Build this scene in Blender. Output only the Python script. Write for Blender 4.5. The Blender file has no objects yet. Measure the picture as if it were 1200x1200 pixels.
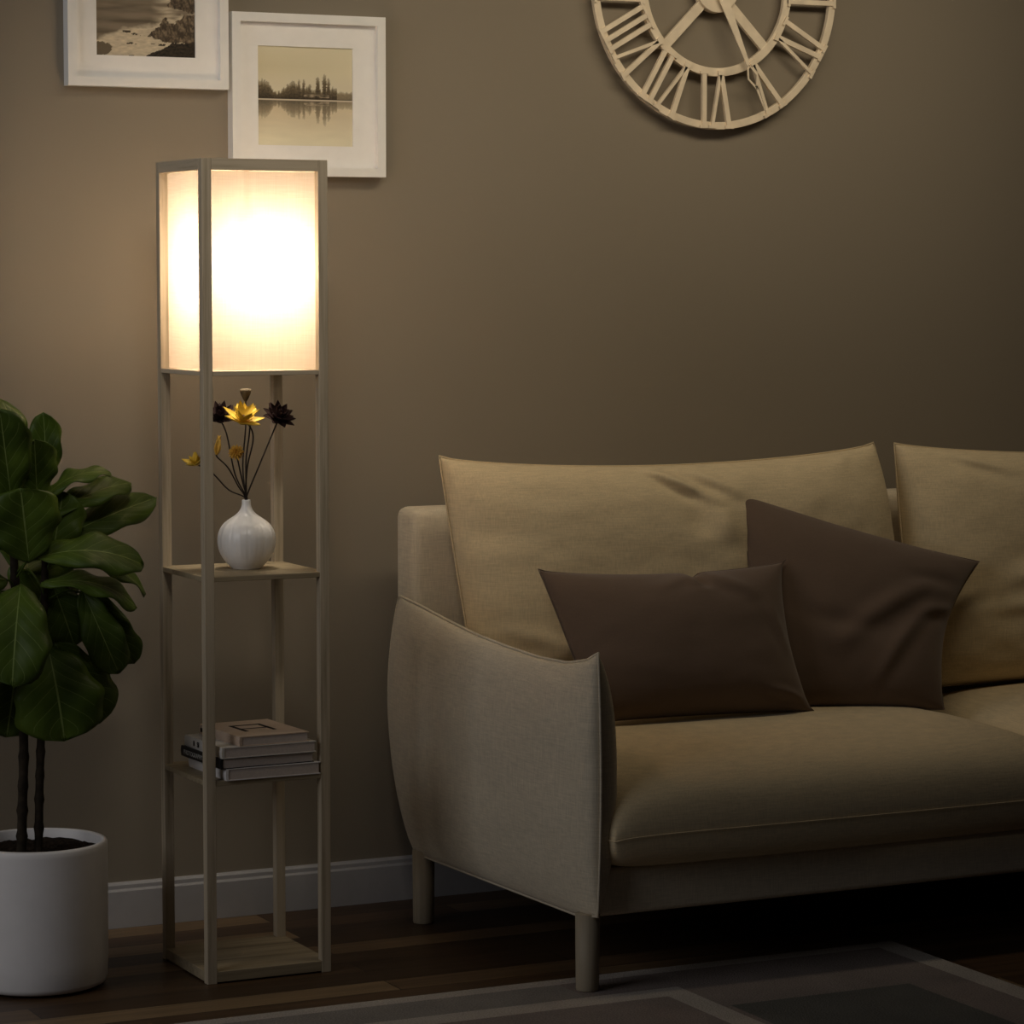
import bpy, bmesh, math, random
from mathutils import Vector, Matrix, noise
random.seed(7)
sc = bpy.context.scene
C = sc.collection
PI = math.pi
V = Vector

# ------------------------------------------------------------------ helpers
def link(o):
    C.objects.link(o); return o

def tag(o, label=None, cat=None, group=None, kind=None):
    if label: o['label'] = label
    if cat: o['category'] = cat
    if group: o['group'] = group
    if kind: o['kind'] = kind
    return o

def thing(name, loc, label, cat, group=None):
    o = bpy.data.objects.new(name, None)
    o.empty_display_size = 0.1
    o.location = loc
    link(o)
    return tag(o, label, cat, group)

def base_of(o):
    b = V((0, 0, 0))
    while o is not None:
        b += o.location; o = o.parent
    return b

def obj(name, bm, m, parent=None, smooth=False, bevel=0, subsurf=0, label=None):
    """link a bmesh (in room coordinates) as one mesh object"""
    me = bpy.data.meshes.new(name)
    bmesh.ops.recalc_face_normals(bm, faces=bm.faces)
    bm.to_mesh(me); bm.free()
    if m is not None:
        for mm in (m if isinstance(m, (list, tuple)) else [m]):
            me.materials.append(mm)
    o = bpy.data.objects.new(name, me)
    link(o)
    if parent is not None:
        o.parent = parent
        o.location = -base_of(parent)
    if smooth:
        for p in me.polygons: p.use_smooth = True
    if bevel:
        md = o.modifiers.new('bevel', 'BEVEL'); md.width = bevel; md.segments = 2
        md.limit_method = 'ANGLE'; md.angle_limit = math.radians(40)
        for p in me.polygons: p.use_smooth = False
    if subsurf:
        md = o.modifiers.new('sub', 'SUBSURF'); md.levels = md.render_levels = subsurf
    if label: o['label'] = label
    return o

def box(bm, x0, x1, y0, y1, z0, z1, mi=0):
    vs = [bm.verts.new((x, y, z)) for z in (z0, z1) for y in (y0, y1) for x in (x0, x1)]
    for f in ((0,1,3,2),(4,6,7,5),(0,4,5,1),(2,3,7,6),(0,2,6,4),(1,5,7,3)):
        bm.faces.new([vs[i] for i in f]).material_index = mi
    return vs

def B(*a):
    bm = bmesh.new(); box(bm, *a); return bm

def frame_of(t):
    t = t.normalized()
    a = V((0, 0, 1)) if abs(t.z) < .9 else V((1, 0, 0))
    x = t.cross(a).normalized()
    return x, t.cross(x).normalized()

def tube(bm, pts, r, seg=10, closed=False, caps=True):
    pts = [V(p) for p in pts]; n = len(pts); rings = []
    for i, p in enumerate(pts):
        a = pts[(i-1) % n] if (closed or i) else p
        b = pts[(i+1) % n] if (closed or i < n-1) else p
        x, y = frame_of(b - a)
        if rings:                               # keep the twist low
            px = rings[-1][1]
            x = (px - (b-a).normalized()*px.dot((b-a).normalized())).normalized()
            y = (b-a).normalized().cross(x)
        rr = r[i] if isinstance(r, (list, tuple)) else r
        rings.append(([bm.verts.new(p + (x*math.cos(2*PI*k/seg) + y*math.sin(2*PI*k/seg))*rr) for k in range(seg)], x))
    R = [q[0] for q in rings]
    for i in range(n if closed else n-1):
        A, Bq = R[i], R[(i+1) % n]
        for k in range(seg):
            bm.faces.new((A[k], A[(k+1) % seg], Bq[(k+1) % seg], Bq[k]))
    if caps and not closed:
        bm.faces.new(R[0][::-1]); bm.faces.new(R[-1])

def lathe(bm, prof, cx, cy, seg=48, flute=None):
    rings = []
    for r, z in prof:
        if r < 1e-6:
            rings.append([bm.verts.new((cx, cy, z))])
        else:
            ring = []
            for k in range(seg):
                a = 2*PI*k/seg
                rr = r*(flute(a, z) if flute else 1)
                ring.append(bm.verts.new((cx+rr*math.cos(a), cy+rr*math.sin(a), z)))
            rings.append(ring)
    for A, Bq in zip(rings, rings[1:]):
        for k in range(seg):
            k2 = (k+1) % seg
            if len(A) == 1 and len(Bq) == 1: continue
            if len(A) == 1: bm.faces.new((A[0], Bq[k2], Bq[k]))
            elif len(Bq) == 1: bm.faces.new((A[k], A[k2], Bq[0]))
            else: bm.faces.new((A[k], A[k2], Bq[k2], Bq[k]))

def prism(bm, poly, to3, d0, d1):
    """extrude a 2D polygon; to3(a, b, d) maps to the room"""
    f = [bm.verts.new(to3(a, b, d0)) for a, b in poly]
    g = [bm.verts.new(to3(a, b, d1)) for a, b in poly]
    bm.faces.new(f); bm.faces.new(g[::-1])
    n = len(poly)
    for i in range(n):
        bm.faces.new((f[i], g[i], g[(i+1) % n], f[(i+1) % n]))

def cushion(F, nrm, tf, tb, nu=40, nv=28, a=2.4, e=.5, wr=None, av=None, ev=None, prof=None, profb=None):
    """a stuffed shape: seam surface F(u,v), front / back thickness tf, tb"""
    bm = bmesh.new(); av = av or a; ev = ev or e
    front, back = {}, {}
    for i in range(nu+1):
        # crowd the samples at the seam so that the roundness is kept
        u = .5 - .5*math.cos(PI*i/nu)*1.0
        u = .55*u + .45*i/nu
        for j in range(nv+1):
            v = .5 - .5*math.cos(PI*j/nv)
            v = .55*v + .45*j/nv
            p = F(u, v)
            n = nrm(u, v) if callable(nrm) else nrm
            pu = max(0, 1-abs(2*u-1)**a)**e
            pv = max(0, 1-abs(2*v-1)**av)**ev
            pr = prof(u, v) if prof else pu*pv
            w = wr(u, v) if wr else 0
            if i in (0, nu) or j in (0, nv):
                front[i, j] = back[i, j] = bm.verts.new(p)
            else:
                front[i, j] = bm.verts.new(p + n*(tf*pr + w*min(1, pr*2.5)))
                back[i, j] = bm.verts.new(p - n*(tb*(profb(u, v) if profb else pr)))
    for i in range(nu):
        for j in range(nv):
            for S in (front, back):
                vs = [S[i, j], S[i+1, j], S[i+1, j+1], S[i, j+1]]
                if S is back: vs = vs[::-1]
                try: bm.faces.new(vs)
                except ValueError: pass
    return bm

def piping(F, r=.0035, n=30, seg=6):
    pts = [F(i/n, 0) for i in range(n)] + [F(1, i/n) for i in range(n)] + \
          [F(1-i/n, 1) for i in range(n)] + [F(0, 1-i/n) for i in range(n)]
    bm = bmesh.new(); tube(bm, pts, r, seg, closed=True); return bm

def quad(bl, br, tr, tl, bows=(0, 0, 0, 0), pw=.8, notch=None):
    """bilinear patch whose edges are pulled in by bows (bottom, right, top, left)"""
    bl, br, tr, tl = map(V, (bl, br, tr, tl))
    def F(u, v):
        p = (bl*(1-u)+br*u)*(1-v) + (tl*(1-u)+tr*u)*v
        up = ((tl-bl)*(1-u) + (tr-br)*u).normalized()
        rt = ((br-bl)*(1-v) + (tr-tl)*v).normalized()
        su = max(0, math.sin(PI*u))**pw; sv = max(0, math.sin(PI*v))**pw
        if notch: p = p - up*(notch[1]*math.exp(-((u-notch[0])/notch[2])**2)*max(0, (v-.75)/.25)**1.5)
        return p + up*(bows[0]*su*(1-v) - bows[2]*su*v) + rt*(bows[3]*sv*(1-u) - bows[1]*sv*u)
    return F

def fbm(x, y, z=0):
    return noise.fractal(V((x, y, z)), 1.0, 2.0, 3)

def crease(u, v, u0, v0, u1, v1, w, h):
    """a soft fold along a segment in cushion coordinates"""
    dx, dy = u1-u0, v1-v0; L = dx*dx+dy*dy
    t = ((u-u0)*dx + (v-v0)*dy)/L
    tt = min(1, max(0, t))
    d = math.hypot(u-u0-dx*tt, v-v0-dy*tt)
    s = ((u-u0)*dy - (v-v0)*dx)/math.sqrt(L)
    fade = math.sin(PI*min(1, max(0, .08+.84*tt)))
    return h*fade*(math.exp(-(d/w)**2) - .7*math.exp(-((d-1.6*w)/(1.2*w))**2)*(1 if s > 0 else .3))

def text_bm(s, size, M, depth=.0004):
    cu = bpy.data.curves.new('t', 'FONT'); cu.body = s; cu.size = size
    cu.align_x = 'CENTER'; cu.align_y = 'CENTER'; cu.extrude = depth
    o = bpy.data.objects.new('t', cu); link(o)
    dg = bpy.context.evaluated_depsgraph_get()
    me = bpy.data.meshes.new_from_object(o.evaluated_get(dg))
    bm = bmesh.new(); bm.from_mesh(me); bm.transform(M)
    bpy.data.objects.remove(o); bpy.data.curves.remove(cu); bpy.data.meshes.remove(me)
    return bm

# ------------------------------------------------------------------ materials
class N:
    def __init__(s, name):
        s.m = bpy.data.materials.new(name); s.m.use_nodes = True
        s.t = s.m.node_tree; s.t.nodes.clear()
        s.out = s.n('ShaderNodeOutputMaterial')
    def n(s, typ, **kw):
        x = s.t.nodes.new(typ)
        for k, v in kw.items():
            if k in x.inputs.keys() if hasattr(x.inputs, 'keys') else False: pass
            setattr(x, k, v)
        return x
    def l(s, a, b): s.t.links.new(a, b)
    def val(s, sock, v):
        if hasattr(v, 'is_output'): s.l(v, sock)
        else: sock.default_value = v
    def coord(s, which='Object'):
        return s.n('ShaderNodeTexCoord').outputs[which]
    def mapping(s, vec, scale=(1, 1, 1), rot=(0, 0, 0), loc=(0, 0, 0)):
        x = s.n('ShaderNodeMapping'); s.l(vec, x.inputs['Vector'])
        x.inputs['Scale'].default_value = scale; x.inputs['Rotation'].default_value = rot
        x.inputs['Location'].default_value = loc
        return x.outputs['Vector']
    def noise(s, vec, scale=5, detail=4, rough=.5):
        x = s.n('ShaderNodeTexNoise'); s.l(vec, x.inputs['Vector'])
        x.inputs['Scale'].default_value = scale; x.inputs['Detail'].default_value = detail
        x.inputs['Roughness'].default_value = rough
        return x.outputs['Fac']
    def math(s, op, a, b=0.0, c=None):
        x = s.n('ShaderNodeMath', operation=op)
        s.val(x.inputs[0], a); s.val(x.inputs[1], b)
        if c is not None: s.val(x.inputs[2], c)
        return x.outputs[0]
    def ramp(s, fac, stops):
        x = s.n('ShaderNodeValToRGB'); s.l(fac, x.inputs['Fac'])
        e = x.color_ramp.elements
        while len(e) < len(stops): e.new(.5)
        for el, (p, c) in zip(e, stops):
            el.position = p; el.color = (*c, 1) if len(c) == 3 else c
        return x.outputs['Color']
    def mix(s, fac, a, b, mode='MIX'):
        x = s.n('ShaderNodeMix', data_type='RGBA', blend_type=mode)
        s.val(x.inputs[0], fac)
        for i, v in ((6, a), (7, b)):
            if hasattr(v, 'is_output'): s.l(v, x.inputs[i])
            else: x.inputs[i].default_value = (*v, 1) if len(v) == 3 else v
        return x.outputs[2]
    def bump(s, h, strength=.2, dist=.002):
        x = s.n('ShaderNodeBump'); s.l(h, x.inputs['Height'])
        x.inputs['Strength'].default_value = strength; x.inputs['Distance'].default_value = dist
        return x.outputs['Normal']
    def bsdf(s, col, rough=.6, normal=None, spec=.5, metal=0, sheen=0, rn=None):
        x = s.n('ShaderNodeBsdfPrincipled')
        if hasattr(col, 'is_output'): s.l(col, x.inputs['Base Color'])
        else: x.inputs['Base Color'].default_value = (*col, 1)
        s.val(x.inputs['Roughness'], rough)
        x.inputs['Specular IOR Level'].default_value = spec
        x.inputs['Metallic'].default_value = metal
        if sheen:
            x.inputs['Sheen Weight'].default_value = sheen
            x.inputs['Sheen Roughness'].default_value = .5
        if normal is not None: s.l(normal, x.inputs['Normal'])
        return x
    def done(s, sh):
        s.l(sh.outputs[0], s.out.inputs['Surface']); return s.m

def plain(name, col, rough=.6, spec=.5, metal=0, var=.08, scale=30, bump=0):
    k = N(name); c = k.coord()
    nz = k.noise(c, scale, 3)
    lo = tuple(v*(1-var) for v in col); hi = tuple(min(1, v*(1+var)) for v in col)
    colr = k.ramp(nz, [(.3, lo), (.7, hi)])
    nm = k.bump(k.noise(c, scale*8, 3), bump, .001) if bump else None
    return k.done(k.bsdf(colr, rough, nm, spec, metal))

def linen(name, col, var=.16, fine=1.0, bump=.35, sheen=.1):
    k = N(name); c = k.coord()
    a = k.noise(k.mapping(c, (30*fine, 30*fine, 420*fine)), 1, 3, .6)
    b = k.noise(k.mapping(c, (420*fine, 420*fine, 30*fine)), 1, 3, .6)
    w = k.math('MULTIPLY', k.math('ADD', a, b), .5)
    big = k.noise(c, 3, 2)
    lo = tuple(v*(1-var) for v in col); hi = tuple(v*(1+var) for v in col)
    cc = k.ramp(w, [(.36, lo), (.64, hi)])
    cc = k.mix(k.math('MULTIPLY', big, .12), cc, tuple(v*.8 for v in col))
    return k.done(k.bsdf(cc, .9, k.bump(w, bump, .0015), .15, 0, sheen))

def wood(name, col, dark, axis, rough=.55):
    """fine straight grain running along the axis 'x', 'y' or 'z'"""
    k = N(name); c = k.coord()
    s = {'x': (3, 90, 90), 'y': (90, 3, 90), 'z': (90, 90, 3)}[axis]
    g = k.noise(k.mapping(c, s), 1, 5, .65)
    s2 = {'x': (1.2, 22, 22), 'y': (22, 1.2, 22), 'z': (22, 22, 1.2)}[axis]
    g2 = k.noise(k.mapping(c, s2), 1, 3, .5)
    f = k.math('ADD', k.math('MULTIPLY', g, .6), k.math('MULTIPLY', g2, .4))
    cc = k.ramp(f, [(.34, dark), (.5, col), (.68, tuple(v*1.15 for v in col))])
    return k.done(k.bsdf(cc, rough, k.bump(g, .15, .0008), .3))

M = {}
# painted wall: flat taupe with faint roller texture
k = N('wall_paint'); c = k.coord()
n1 = k.noise(c, 220, 3); n2 = k.noise(c, 1.6, 2)
col = k.ramp(n2, [(.3, (.252, .214, .163)), (.7, (.264, .225, .172))])
M['wall'] = k.done(k.bsdf(col, .75, k.bump(n1, .06, .001), .25))
M['white_trim'] = plain('white_trim_paint', (.46, .45, .46), .45, .4, var=.03)
# floor boards
k = N('dark_floor_boards'); c = k.coord()
br = k.n('ShaderNodeTexBrick'); k.l(k.mapping(c, (1, 1, 1), loc=(.37, .03, 0)), br.inputs['Vector'])
br.offset = .37; br.squash = 1
for nm, v in (('Scale', 1.0), ('Mortar Size', .0016), ('Mortar Smooth', .3), ('Bias', 0.0), ('Brick Width', 1.1), ('Row Height', .085)):
    br.inputs[nm].default_value = v
br.inputs['Color1'].default_value = (0, 0, 0, 1); br.inputs['Color2'].default_value = (1, 1, 1, 1)
br.inputs['Mortar'].default_value = (.3, .3, .3, 1)
g = k.noise(k.mapping(c, (2.5, 60, 1)), 1, 5, .65)
tone = k.ramp(br.outputs['Color'], [(0, (.050, .028, .013)), (.5, (.105, .060, .029)), (1, (.30, .205, .11))])
cc = k.mix(.75, tone, k.ramp(g, [(.3, (.45, .42, .4)), (.7, (1.25, 1.2, 1.15))]), 'MULTIPLY')
cc = k.mix(k.math('MULTIPLY', br.outputs['Fac'], .8), cc, (.006, .004, .002))
M['floor'] = k.done(k.bsdf(cc, .42, k.bump(g, .12, .001), .35))

M['linen'] = linen('beige_linen', (.62, .54, .41))
M['linen_cushion'] = linen('beige_linen_cushion', (.70, .57, .365), var=.13)
M['brown_cloth'] = linen('brown_cotton', (.150, .103, .075), var=.05, fine=1.6, bump=.1, sheen=.25)
M['sofa_leg'] = wood('sofa_leg_wood', (.36, .30, .215), (.28, .23, .16), 'z')
oak, oakd = (.50, .415, .30), (.29, .235, .155)
for a in 'xyz':
    M['oak_'+a] = wood('pale_oak_'+a, oak, oakd, a)
M['oak_board'] = wood('oak_board', (.35, .28, .18), (.20, .155, .095), 'x')
# lamp shade cloth: lets the bulb's light through
k = N('linen_shade'); c = k.coord()
a = k.noise(k.mapping(c, (500, 500, 14)), 1, 3, .6); b = k.noise(k.mapping(c, (20, 20, 420)), 1, 3, .6)
w = k.math('ADD', k.math('MULTIPLY', a, .5), k.math('MULTIPLY', b, .5))
col = k.ramp(w, [(.35, (.61, .53, .45)), (.65, (.71, .62, .53))])
tr = k.n('ShaderNodeBsdfTranslucent'); k.l(col, tr.inputs['Color'])
df = k.n('ShaderNodeBsdfDiffuse'); k.l(col, df.inputs['Color'])
mx = k.n('ShaderNodeMixShader'); mx.inputs[0].default_value = .5
k.l(tr.outputs[0], mx.inputs[1]); k.l(df.outputs[0], mx.inputs[2])
tp = k.n('ShaderNodeBsdfTransparent'); tp.inputs['Color'].default_value = (.96, .92, .87, 1)     # open weave
m2 = k.n('ShaderNodeMixShader'); m2.inputs[0].default_value = .42
k.l(mx.outputs[0], m2.inputs[1]); k.l(tp.outputs[0], m2.inputs[2])
M['shade'] = k.done(m2)
M['white_frame'] = plain('white_frame_paint', (.86, .85, .83), .4, .4, var=.02)
M['mat_board'] = plain('white_mat_board', (.88, .865, .85), .85, .2, var=.02)
M['clock_metal'] = plain('brushed_champagne_metal', (.80, .68, .51), .5, .4, 0, var=.12, scale=26)
M['ceramic'] = plain('white_glazed_ceramic', (.88, .85, .83), .28, .5, var=.03)
M['pot'] = plain('matte_white_planter', (.84, .81, .80), .5, .35, var=.02)
M['soil'] = plain('dark_potting_soil', (.022, .015, .010), .95, .1, var=.5, scale=120, bump=.8)
M['bark'] = plain('dark_bark', (.030, .022, .014), .85, .2, var=.4, scale=60, bump=.5)
M['stem'] = plain('dark_stem', (.022, .015, .011), .7, .3, var=.2)
M['dark_petal'] = plain('dark_maroon_petal', (.028, .012, .011), .7, .2, var=.3)
M['yellow_petal'] = plain('yellow_petal', (.62, .42, .045), .6, .3, var=.2, scale=90)
M['orange_petal'] = plain('orange_yellow_petal', (.66, .38, .06), .65, .3, var=.25, scale=120)
M['seed_pod'] = plain('brown_seed_pod', (.10, .078, .05), .8, .2, var=.25, scale=150)
M['paper'] = plain('book_page_edges', (.56, .48, .43), .9, .1, var=.06, scale=200)
M['cover_white'] = plain('white_book_cover', (.74, .71, .70), .5, .4, var=.04)
M['cover_grey'] = plain('grey_book_cover', (.62, .59, .55), .55, .4, var=.1)
M['cover_black'] = plain('black_book_cover', (.012, .011, .012), .45, .4, var=.1)
M['cover_tan'] = plain('tan_book_cover', (.56, .43, .33), .6, .3, var=.08, scale=14)
M['ink'] = plain('dark_print', (.02, .016, .014), .7, .2)
M['ink_pale'] = plain('pale_print', (.42, .42, .40), .7, .2)
M['brass'] = plain('dull_brass', (.5, .36, .16), .35, .5, 1)

# fig leaf: green blade with paler veins
k = N('fig_leaf'); uv = k.coord('UV')
sp = k.n('ShaderNodeSeparateXYZ'); k.l(uv, sp.inputs[0])
uc = k.math('ABSOLUTE', k.math('SUBTRACT', sp.outputs[0], .5))
mid = k.math('LESS_THAN', uc, .011)
ph = k.math('SUBTRACT', k.math('MULTIPLY', sp.outputs[1], 6.0), k.math('MULTIPLY', uc, 4.2))
fr = k.math('ABSOLUTE', k.math('SUBTRACT', k.math('FRACT', ph), .5))
lat = k.math('MULTIPLY', k.math('LESS_THAN', fr, .02), k.math('LESS_THAN', uc, .4))
vein = k.math('MAXIMUM', mid, k.math('MULTIPLY', lat, .6))
nz = k.noise(k.coord(), 14, 3)
blade = k.ramp(nz, [(.3, (.040, .070, .008)), (.7, (.085, .135, .014))])
cc = k.mix(vein, blade, (.20, .26, .075))
M['leaf'] = k.done(k.bsdf(cc, .48, k.bump(fr, .25, .004), .28))

# rug: woven panels, pale outlines
k = N('panel_rug'); c = k.coord()
sp = k.n('ShaderNodeSeparateXYZ'); k.l(c, sp.inputs[0]); X, Y = sp.outputs[0], sp.outputs[1]
def rect(x0, x1, y0, y1):
    f = k.math('MULTIPLY', k.math('GREATER_THAN', X, x0), k.math('LESS_THAN', X, x1))
    return k.math('MULTIPLY', f, k.math('MULTIPLY', k.math('GREATER_THAN', Y, y0), k.math('LESS_THAN', Y, y1)))
pale, tan, grey, dgrey = (.46, .41, .36), (.255, .212, .19), (.27, .245, .22), (.135, .13, .116)
cc = pale
for r, col in (((-2, 1.335, -3, -.325), tan), ((-2, .60, -3, -.325), grey), ((-2, .80, -3, -.44), pale), ((-2, .745, -3, -.50), tan),
               ((.815, 1.215, -1.25, -.615), dgrey), ((.815, 1.335, -2.1, -1.32), grey)):
    cc = k.mix(rect(*r), cc, col)
nz = k.noise(c, 260, 3); n3 = k.noise(c, 9, 3)
cc = k.mix(.6, cc, k.ramp(nz, [(.3, (.6, .6, .6)), (.7, (1.3, 1.3, 1.3))]), 'MULTIPLY')
cc = k.mix(.4, cc, k.ramp(n3, [(.3, (.75, .75, .75)), (.7, (1.15, 1.15, 1.15))]), 'MULTIPLY')
M['rug'] = k.done(k.bsdf(cc, .95, k.bump(nz, .6, .004), .1))

# printed pictures carry their inks as a colour attribute
k = N('printed_paper')
at = k.n('ShaderNodeVertexColor', layer_name='ink')
M['print'] = k.done(k.bsdf(at.outputs['Color'], .6, None, .3))

# ------------------------------------------------------------------ the room
YW = .582
def struct(name, bm, m, label, **kw):
    o = obj(name, bm, m, **kw); tag(o, label, kind='structure'); return o
struct('wall_back', B(-2.6, 4.2, YW, YW+.12, 0, 2.75), M['wall'], 'plain taupe painted wall behind the lamp and sofa')
struct('floor', B(-2.6, 4.2, -4.2, YW, -.05, 0), M['floor'], 'dark brown plank floor under the rug and sofa')
bm = bmesh.new()
prism(bm, [(0, 0), (.016, 0), (.016, .078), (.0125, .083), (.0125, .091), (.007, .096), (0, .096)],
      lambda a, b, d: V((d, YW-a, b)), -2.6, 4.2)
struct('baseboard_back', bm, M['white_trim'], 'white baseboard along the foot of the taupe wall')

# ------------------------------------------------------------------ rug
bm = bmesh.new(); box(bm, -1.3, 1.395, -2.6, -.282, .0005, .0075)
o = obj('rug', bm, M['rug'], bevel=.003)
tag(o, 'muted beige and grey rug with a pattern of outlined rectangles on the dark floor', 'rug')

# ------------------------------------------------------------------ floor lamp
W = .26; P_ = .02
lamp = thing('floor_lamp', (0, 0, 0), 'tall square pale oak floor lamp with lit fabric shade and open shelves', 'floor lamp')
for x in (0, W-P_):
    for y in (0, W-P_):
        obj('post', B(x, x+P_, y, y+P_, 0, 1.6), M['oak_z'], lamp, bevel=.0012)
def rails(z0, z1, t, name, inset=.0):
    for y in (inset, W-t-inset):
        obj(name, B(P_, W-P_, y, y+t, z0, z1), M['oak_x'], lamp, bevel=.001)
    for x in (inset, W-t-inset):
        obj(name, B(x, x+t, P_, W-P_, z0, z1), M['oak_y'], lamp, bevel=.001)
rails(1.578, 1.6, P_, 'top_rail')
rails(1.184, 1.193, P_*.8, 'shade_rail', .001)
bm = bmesh.new(); ins = .0175; th = .0012
for y in (ins, W-ins-th): box(bm, ins, W-ins, y, y+th, 1.1935, 1.577)
for x in (ins, W-ins-th): box(bm, x, x+th, ins, W-ins, 1.1935, 1.577)
obj('lamp_shade', bm, M['shade'], lamp, label='glowing cream fabric shade panels')
for z in (.787, .389):
    obj('shelf', B(.001, W-.001, .001, W-.001, z, z+.010), M['oak_board'], lamp, bevel=.001)
obj('base_board', B(.0005, W-.0005, .0005, W-.0005, .003, .024), M['oak_board'], lamp, bevel=.001)
bm = bmesh.new(); n = 48; L4 = []                       # unseen baffle added under the shade, its round opening lets light onto the vase
for q in range(n):
    a = 2*PI*q/n; ca, sa = math.cos(a), math.sin(a); e = .112/max(abs(ca), abs(sa))
    L4.append([bm.verts.new((.13+r*ca, .13+r*sa, zz)) for r, zz in ((.056, 1.187), (e, 1.187), (e, 1.192), (.056, 1.192))])
for q in range(n):
    A, Bq = L4[q], L4[(q+1) % n]
    for w in range(4): bm.faces.new((A[w], A[(w+1) % 4], Bq[(w+1) % 4], Bq[w]))
obj('added_light_baffle', bm, M['oak_x'], lamp)
obj('socket_bar', B(.0195, W-.0195, .108, .128, 1.581, 1.592), M['oak_x'], lamp)
BULB = V((.138, .118, 1.393))
bm = bmesh.new(); lathe(bm, [(0, 1.452), (.014, 1.452), (.018, 1.465), (.018, 1.50), (.006, 1.51), (.005, 1.582), (0, 1.582)], BULB.x, BULB.y, 24)
obj('bulb_socket', bm, M['brass'], lamp, smooth=True)
k = N('lit_bulb_glass'); em = k.n('ShaderNodeEmission'); em.inputs[0].default_value = (1, .88, .70, 1); em.inputs[1].default_value = 135
M['bulb'] = k.done(em)
bm = bmesh.new(); lathe(bm, [(0, -.040)]+[(.040*math.sin(PI*q/14), -.040*math.cos(PI*q/14)) for q in range(1, 12)]+[(.016, .044), (.014, .058), (0, .058)], 0, 0, 28)
bmesh.ops.translate(bm, verts=bm.verts, vec=BULB)
obj('light_bulb', bm, M['bulb'], lamp, smooth=True, label='glowing warm bulb inside the shade')

# ------------------------------------------------------------------ vase and flowers on the middle shelf
vx, vy, vz = .137, .130, .797
bm = bmesh.new()
prof = [(0, .001), (.024, .0), (.030, .003), (.043, .016), (.053, .033), (.0575, .053), (.0555, .072), (.047, .088), (.034, .099), (.022, .107),
        (.0135, .116), (.0095, .126), (.0085, .136), (.0070, .1365), (.0066, .130), (.006, .11), (0, .108)]
def smooth_prof(pr, n=3):
    out = []
    for i in range(len(pr)-1):
        p0, p1, p2, p3 = pr[max(0, i-1)], pr[i], pr[i+1], pr[min(len(pr)-1, i+2)]
        for s in range(n):
            t = s/n
            out.append(tuple(.5*((2*p1[q]) + (p2[q]-p0[q])*t + (2*p0[q]-5*p1[q]+4*p2[q]-p3[q])*t*t + (3*p1[q]-p0[q]-3*p2[q]+p3[q])*t**3) for q in (0, 1)))
    out.append(pr[-1]); return [(max(0, r), z) for r, z in out]
sp_ = [(r, z+vz) for r, z in smooth_prof(prof)]
def flute(a, z):
    h = (z-vz)/.137
    s = max(0, math.sin(PI*min(1, h/.8)))**1.0
    f = 1 - .035*s*(1-abs(math.sin(a*5)))**3
    return f*(1 - .007*s*math.sin(a*34+3*math.sin(a*5)))
lathe(bm, sp_, vx, vy, 120, flute)
o = obj('vase', bm, M['ceramic'], smooth=True)
tag(o, 'small round white ceramic vase with narrow neck on the middle lamp shelf', 'vase')

def curve_pts(pts, n=8):
    pts = [V(p) for p in pts]; out = []
    for i in range(len(pts)-1):
        p0, p1, p2, p3 = pts[max(0, i-1)], pts[i], pts[i+1], pts[min(len(pts)-1, i+2)]
        for s in range(n):
            t = s/n
            out.append(.5*((2*p1) + (p2-p0)*t + (2*p0-5*p1+4*p2-p3)*t*t + (3*p1-p0-3*p2+p3)*t**3))
    out.append(pts[-1]); return out

def petal(bm, c, d, up, L, w, cup=.3, th=.0007, point=1.2):
    """one petal from c along d, its inside facing up"""
    d = V(d).normalized(); up = V(up); up = (up - d*up.dot(d)).normalized(); s = d.cross(up)
    n, m = 6, 4; top, bot = {}, {}
    for i in range(n+1):
        t = i/n
        hw = w*.5*max(.03, math.sin(PI*min(1, t**.8*.92+.05)))**point * (1 if t < 1 else .1)
        for j in range(m+1):
            q = 2*j/m-1
            p = c + d*(L*t) + s*(hw*q) + up*(cup*L*(t*t) + .35*hw*q*q)
            top[i, j] = bm.verts.new(p + up*th); bot[i, j] = bm.verts.new(p - up*th)
    for i in range(n):
        for j in range(m):
            bm.faces.new((top[i, j], top[i+1, j], top[i+1, j+1], top[i, j+1]))
            bm.faces.new((bot[i, j], bot[i, j+1], bot[i+1, j+1], bot[i+1, j]))
    for i in range(n):
        for j in (0, m):
            a = (top[i, j], top[i+1, j], bot[i+1, j], bot[i, j])
            bm.faces.new(a if j else a[::-1])
    for j in range(m):
        bm.faces.new((top[0, j], top[0, j+1], bot[0, j+1], bot[0, j]))
        bm.faces.new((top[n, j], bot[n, j], bot[n, j+1], top[n, j+1]))

def bloom(c, axis, layers, m):
    """layers of (count, length, width, elevation above the flower's plane, twist)"""
    bm = bmesh.new(); c = V(c); axis = V(axis).normalized(); x, y = frame_of(axis)
    for cnt, L, w, el, tw, off in layers:
        L *= 1.32; w *= 1.25
        for k_ in range(cnt):
            a = 2*PI*(k_+tw)/cnt
            r = x*math.cos(a) + y*math.sin(a)
            d = r*math.cos(el) + axis*math.sin(el)
            petal(bm, c + axis*off + r*.002, d, axis*math.cos(el) - r*math.sin(el), L*random.uniform(.9, 1.08), w, .18)
    return bm

neck = V((vx, vy, vz+.128))
def flower(name, stem_pts, label, cat='flower', group='flowers in the white vase'):
    j = V((random.uniform(-.0024, .0024), random.uniform(-.0024, .0024), -.018))
    t = thing(name, neck+j, label, cat, group)
    bm = bmesh.new(); tube(bm, curve_pts([neck+j, neck+V((j.x*.8, j.y*.8, .012))]+[V(p) for p in stem_pts], 6), .0015, 6)
    obj('stem', bm, M['stem'], t, smooth=True)
    return t
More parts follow.
